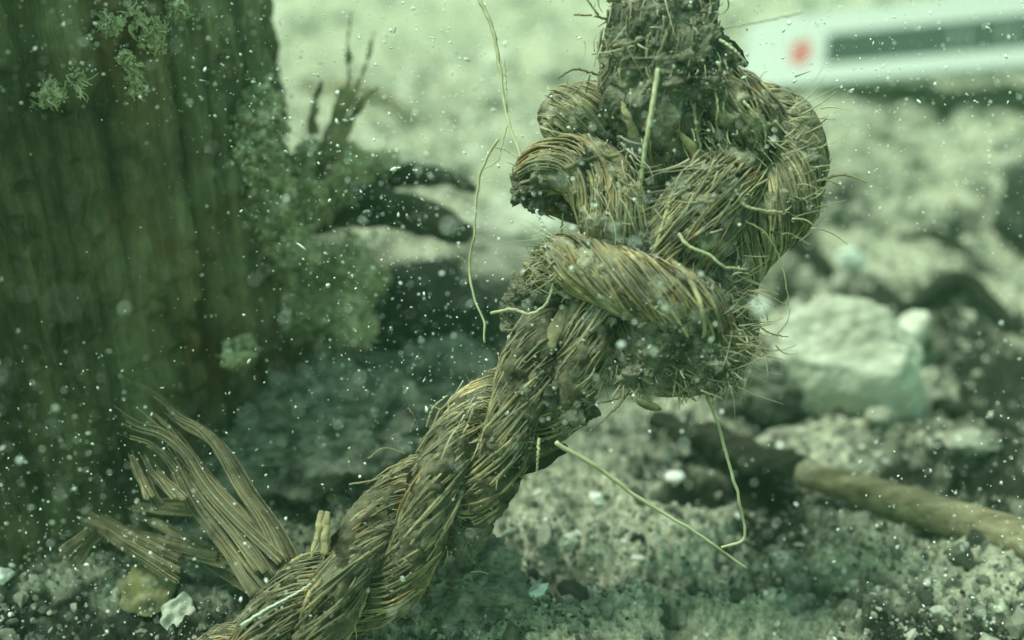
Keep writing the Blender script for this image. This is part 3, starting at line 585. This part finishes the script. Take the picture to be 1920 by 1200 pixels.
loose([(655, 908, -40), (700, 900, -50), (742, 880, -60)], 4, M_FRAY); loose([(690, 860, -50), (720, 840, -55), (760, 850, -62)], 3, M_FRAY)
for i in range(26):      # broken ends hanging off the lower right of the knot and round the wrap
    r_ = np.random.default_rng(300 + i); x, y = [(1380, 640), (1340, 700), (1400, 560), (1030, 480), (1500, 380)][i % 5]; x += r_.normal(0, 22); y += r_.normal(0, 22)
    d = [(40, 15), (15, 30), (45, 10), (-30, 10), (35, 15)][i % 5]; L_ = r_.uniform(.5, 1.3)
    loose([(x, y, -70), (x + d[0] * L_ * .5 + r_.normal(0, 6), y + d[1] * L_ * .5 + r_.normal(0, 6), -74), (x + d[0] * L_ + r_.normal(0, 9), y + d[1] * L_ + r_.normal(0, 9), -66)], r_.uniform(3, 5.5), [M_FRAY, M_FIB][i % 2], n=18, seed=i)
def brush(cx, cy, cz, n, d0, spread, L0, seed, box=(30, 40)):
    r_ = np.random.default_rng(seed)
    for i in range(n):
        b0 = R3(cx + r_.normal(0, box[0]), cy + r_.normal(0, box[1]), cz + r_.normal(0, 14)); d = nrm(np.array([d0[0], d0[1], 0]) + r_.normal(0, spread, 3)); d = CX * d[0] - CU * d[1] + CF * d[2]
        Lh = L0 * PXM * r_.uniform(.4, 1.3); st = np.linspace(0, 1, 9)[:, None]; bend = nrm(r_.normal(size=3)) * Lh * r_.uniform(.2, .9)
        fuzz.tube(b0 + d * Lh * st + bend * st ** 2, np.linspace(1.7, .5, 9) * PXM * r_.uniform(.6, 1.4), 4)
brush(1350, 640, -60, 150, (.8, .45), .5, 55, 401); brush(1372, 560, -50, 40, (.8, .2), .5, 42, 402, (14, 40)); brush(1040, 490, -45, 70, (-.8, -.1), .4, 45, 403, (14, 30))
brush(1490, 330, -50, 110, (.85, -.30), .2, 52, 404, (16, 60)); brush(1300, 700, -45, 120, (.1, .9), .4, 38, 405, (60, 14)); brush(1190, 700, -30, 60, (-.2, .9), .4, 40, 406, (25, 12))
brush(1380, 250, -60, 70, (.4, .6), .4, 45, 407, (50, 25)); brush(1330, 330, -80, 80, (-.8, .5), .3, 60, 408, (30, 20)); brush(850, 990, -30, 40, (.7, .4), .4, 34, 411, (24, 34))
brush(1240, 40, -90, 120, (0, .9), .35, 45, 412, (60, 60)); brush(1150, 330, -85, 90, (.3, .9), .25, 60, 413, (30, 40)); brush(890, 790, -45, 50, (-.4, .8), .3, 45, 414, (24, 34))
o = fuzz.build('fuzz', M_FUZZ, rope); o['kind'] = 'stuff'
o = crust.build('silt_dusting', M_SILT, rope, False); o['kind'] = 'stuff'

# frayed ends of another rope lying behind the first
def frayed(name, label, paths, nper, w, z0, z1, seed):
    r_ = np.random.default_rng(seed); t = empty(name, R3(*paths[0][0], z0), label, 'frayed fibres')
    for pth in paths:
        k = len(pth); zs = np.linspace(z0, z1, k); mb = MB()
        c0 = spline([np.append(R3(x, y, z), 0) for (x, y), z in zip(pth, zs)], 46)[:, :3]
        T_, N_, B_ = frames(c0); side = nrm(np.cross(T_, nrm(C0 - c0)))
        for i in range(nper):
            s = np.linspace(0, 1, 46); e = r_.uniform(.55, 1.0) if i else 1.0; off = r_.normal(0, 1, 3) * w * 1.0 * PXM; sp = (1.15 - .75 * s + .5 * np.abs(s - .5))[:, None]
            wob = 1.8 * PXM * np.stack([noise(np.stack([s * 3.5 + r_.uniform(0, 99), s * 0, s * 0], -1)) * 2 for _ in range(3)], -1)
            nf_ = r_.integers(4, 9)
            for q_ in range(nf_):            # a flat splintered strip of fine fibres, each broken off at its own length
                m = max(12, int(46 * e * r_.uniform(.72, 1.0))); u_ = (q_ - nf_ / 2) * 2.5 * PXM
                c = c0 + off * sp + wob + side * (u_ * (1 + .5 * (s - .5) * r_.uniform(-1, 1)))[:, None] + r_.normal(0, .8, 3) * PXM
                mb.tube(c[:m], np.linspace(2.9, 1.5, m) * PXM * r_.uniform(.6, 1.25), 5, 0, r_.uniform(.5, 1))
        mb.build('fibre_bundle', M_FRAYD, t)
    return t
frayed('frayed_rope_end', 'fan of frayed pale rope fibres standing up between the post and the rope',
       [[(545, 1060), (505, 985), (460, 920), (420, 850), (385, 812), (345, 790), (290, 745), (222, 702)], [(520, 1075), (450, 1000), (385, 925), (345, 860), (305, 825), (245, 805), (198, 772)],
        [(535, 1070), (480, 1000), (415, 930), (370, 880), (320, 815), (270, 770), (235, 730)], [(500, 1080), (430, 990), (365, 920), (335, 870), (315, 830)], [(300, 930), (278, 895), (258, 860), (250, 835)]], 6, 15, 15, 190, 71)
frayed('frayed_rope_end', 'low blurred bunch of frayed fibres lying in front of the post foot',
       [[(470, 1080), (380, 1030), (300, 985), (215, 950)], [(330, 1080), (240, 1025), (190, 990), (130, 960)], [(420, 1040), (330, 1020), (260, 1000), (200, 968)], [(370, 960), (300, 955), (235, 948)], [(125, 1050), (165, 1010), (200, 980)]], 4, 9, 120, 230, 72)

# ------------------------------------------------------------------ rootlets and other small things
def rootlet(paths, label, m=M_ROOT, seed=0, taper=.6):
    t = empty('rootlet', R3(*paths[0][0][0]), label, 'rootlet')
    for i, (pts, w) in enumerate(paths): loose(pts, w, m, n=70, seed=seed + i, parent=t, name='stem' if i == 0 else 'side_shoot', taper=taper)
    return t
rootlet([([(1042, 830, -60), (1120, 876, -40), (1200, 935, -20), (1310, 1002, 0), (1400, 1066, 20)], 11)], 'straight pale straw running from the rope down over the gravel', seed=1, taper=.45)
rootlet([([(1318, 728, -20), (1345, 790, -18), (1364, 860, -14), (1384, 930, -8), (1397, 995, 0), (1388, 1016, 4), (1352, 1026, 8)], 8)], 'thin bent pale rootlet hanging from the underside of the knot', seed=4, taper=.8)
rootlet([([(895, -10, 60), (922, 50, 55), (936, 120, 48), (950, 215, 36), (978, 298, 12)], 10), ([(945, 112, 48), (949, 160, 46), (952, 225, 40)], 4), ([(952, 232, 34), (940, 275, 34), (934, 300, 36), (905, 318, 40)], 4)], 'long forked rootlet rising from the knot to the top edge', seed=8)
rootlet([([(934, 262, 50), (908, 305, 52), (893, 370, 54), (890, 430, 50), (880, 500, 48), (890, 560, 40), (906, 600, 36), (909, 642, 36)], 7), ([(928, 275, 50), (950, 282, 44), (978, 300, 30)], 4)], 'long limp rootlet trailing down in front of the dark branches', seed=12, taper=.7)
rootlet([([(-30, 360, 260), (20, 385, 220), (62, 402, 200)], 12)], 'short pale straw lying against the post at the frame edge', seed=15)
rootlet([([(1340, 55, 250), (1420, 42, 300), (1505, 24, 330)], 6)], 'faint pale straw crossing from the rope towards the scale bar', seed=17)
rootlet([([(820, 1165, 150), (900, 1150, 150), (1000, 1148, 140), (1080, 1140, 140)], 6)], 'blurred pale straw lying on the gravel under the rope', seed=19)
mb = MB(); c = spline([R3(1192, 748, -60), R3(1212, 758, -62), R3(1240, 768, -60)], 20)
mb.tube(c, np.interp(np.linspace(0, 1, 20), [0, .15, .5, .85, 1], [3, 8, 9, 7, 2]) * PXM, 10, 0, 1, lambda v: .00003 * noise(v * 5000))
tag(mb.build('seed_husk', M_YLEAF), 'tiny amber husk floating just under the knot', 'husk')
def leaf(cx, cy, d, rx, ry, m, label, seed, th=.0004):
    v, f = ico(4); c = P(cx, cy, d); B3 = np.stack([CX, nrm(CU + .5 * CF), nrm(-CF + .5 * CU)], 1); an = np.arctan2(v[:, 1], v[:, 0])
    w = v * np.array([rx, ry, 0]) * (1 + .28 * noise(np.stack([np.cos(an) * 1.6 + seed, np.sin(an) * 1.6, 0 * an], -1)))[:, None]; w[:, 2] = v[:, 2] * th + .0012 * noise(np.stack([v[:, 0] * 1.6 + seed, v[:, 1] * 1.6, 0 * an], -1))
    mb = MB(); mb.add(c + w @ B3.T, f); return tag(mb.build('leaf_scrap', m), label, 'leaf')
leaf(275, 1105, .141, .0036, .0036, M_YLEAF, 'yellow rotting leaf scrap leaning up at the post foot', 3)
leaf(330, 1050, .146, .0056, .0020, M_GSTONE, 'grey silt-covered leaf scrap above the yellow one', 5)
leaf(333, 1150, .138, .0022, .0024, M_QUARTZ, 'pale curled leaf scrap overlapping the yellow one', 11)
leaf(405, 1120, .142, .0035, .0028, M_GSTONE, 'small grey leaf scrap beside the foot of the rope', 8)

# ------------------------------------------------------------------ drifting silt in the water
rng = np.random.default_rng(99); mb = MB()
n = 25000; d = np.where(rng.random(n) < .9, rng.normal(.128, .022, n), rng.uniform(.07, .25, n)); d = np.clip(d, .07, .26); px = rng.uniform(-60, 1980, n); py = rng.uniform(-60, 1260, n)
pp = np.array([P(x, y, z) for x, y, z in zip(px, py, d)]); ok = (pp[:, 2] > .004) & (np.hypot(pp[:, 0] - PX, pp[:, 1] - PY) > PR + .003)
cl = noise(pp * 22 + 60); ok &= rng.random(n) < .34 + 1.3 * cl + .25 * (px < 800)
sz = np.exp(rng.normal(math.log(1.0), .45, n)) * K * .13
grains(mb, pp[ok], np.clip(sz[ok], 0, .00019), rng, 0, 0, .45, .25)
n = 7; nb = np.array([P(x, y, z) for x, y, z in zip(rng.uniform(0, 1900, n), rng.uniform(0, 1200, n), rng.uniform(.05, .075, n))]); grains(mb, nb, rng.uniform(.00008, .00018, n), rng, 0, 1, .2, .1)
tag(mb.build('drifting_silt', M_SPECK), 'bright white specks of silt drifting in the water', 'silt', None, 'stuff')

# ------------------------------------------------------------------ green water
v = np.array([[x, y, z] for x in (-3.2, 3.2) for y in (-.6, 3.2) for z in (-1.05, .20)], float)
mb = MB(); mb.add(v, np.array([[0, 1, 3, 2], [4, 6, 7, 5], [0, 4, 5, 1], [2, 3, 7, 6], [0, 2, 6, 4], [1, 5, 7, 3]]))
M_HAZE, nt, b = mat('green_water'); nt.nodes.remove(b); vol = N(nt, 'ShaderNodeVolumePrincipled')
vol.inputs['Color'].default_value = (.43, .84, .53, 1); vol.inputs['Density'].default_value = 0.27; vol.inputs['Anisotropy'].default_value = .2
nt.links.new(vol.outputs[0], nt.nodes['Material Output'].inputs['Volume'])
tag(mb.build('haze', M_HAZE, None, False), 'cloudy green water', 'water', None, 'stuff')
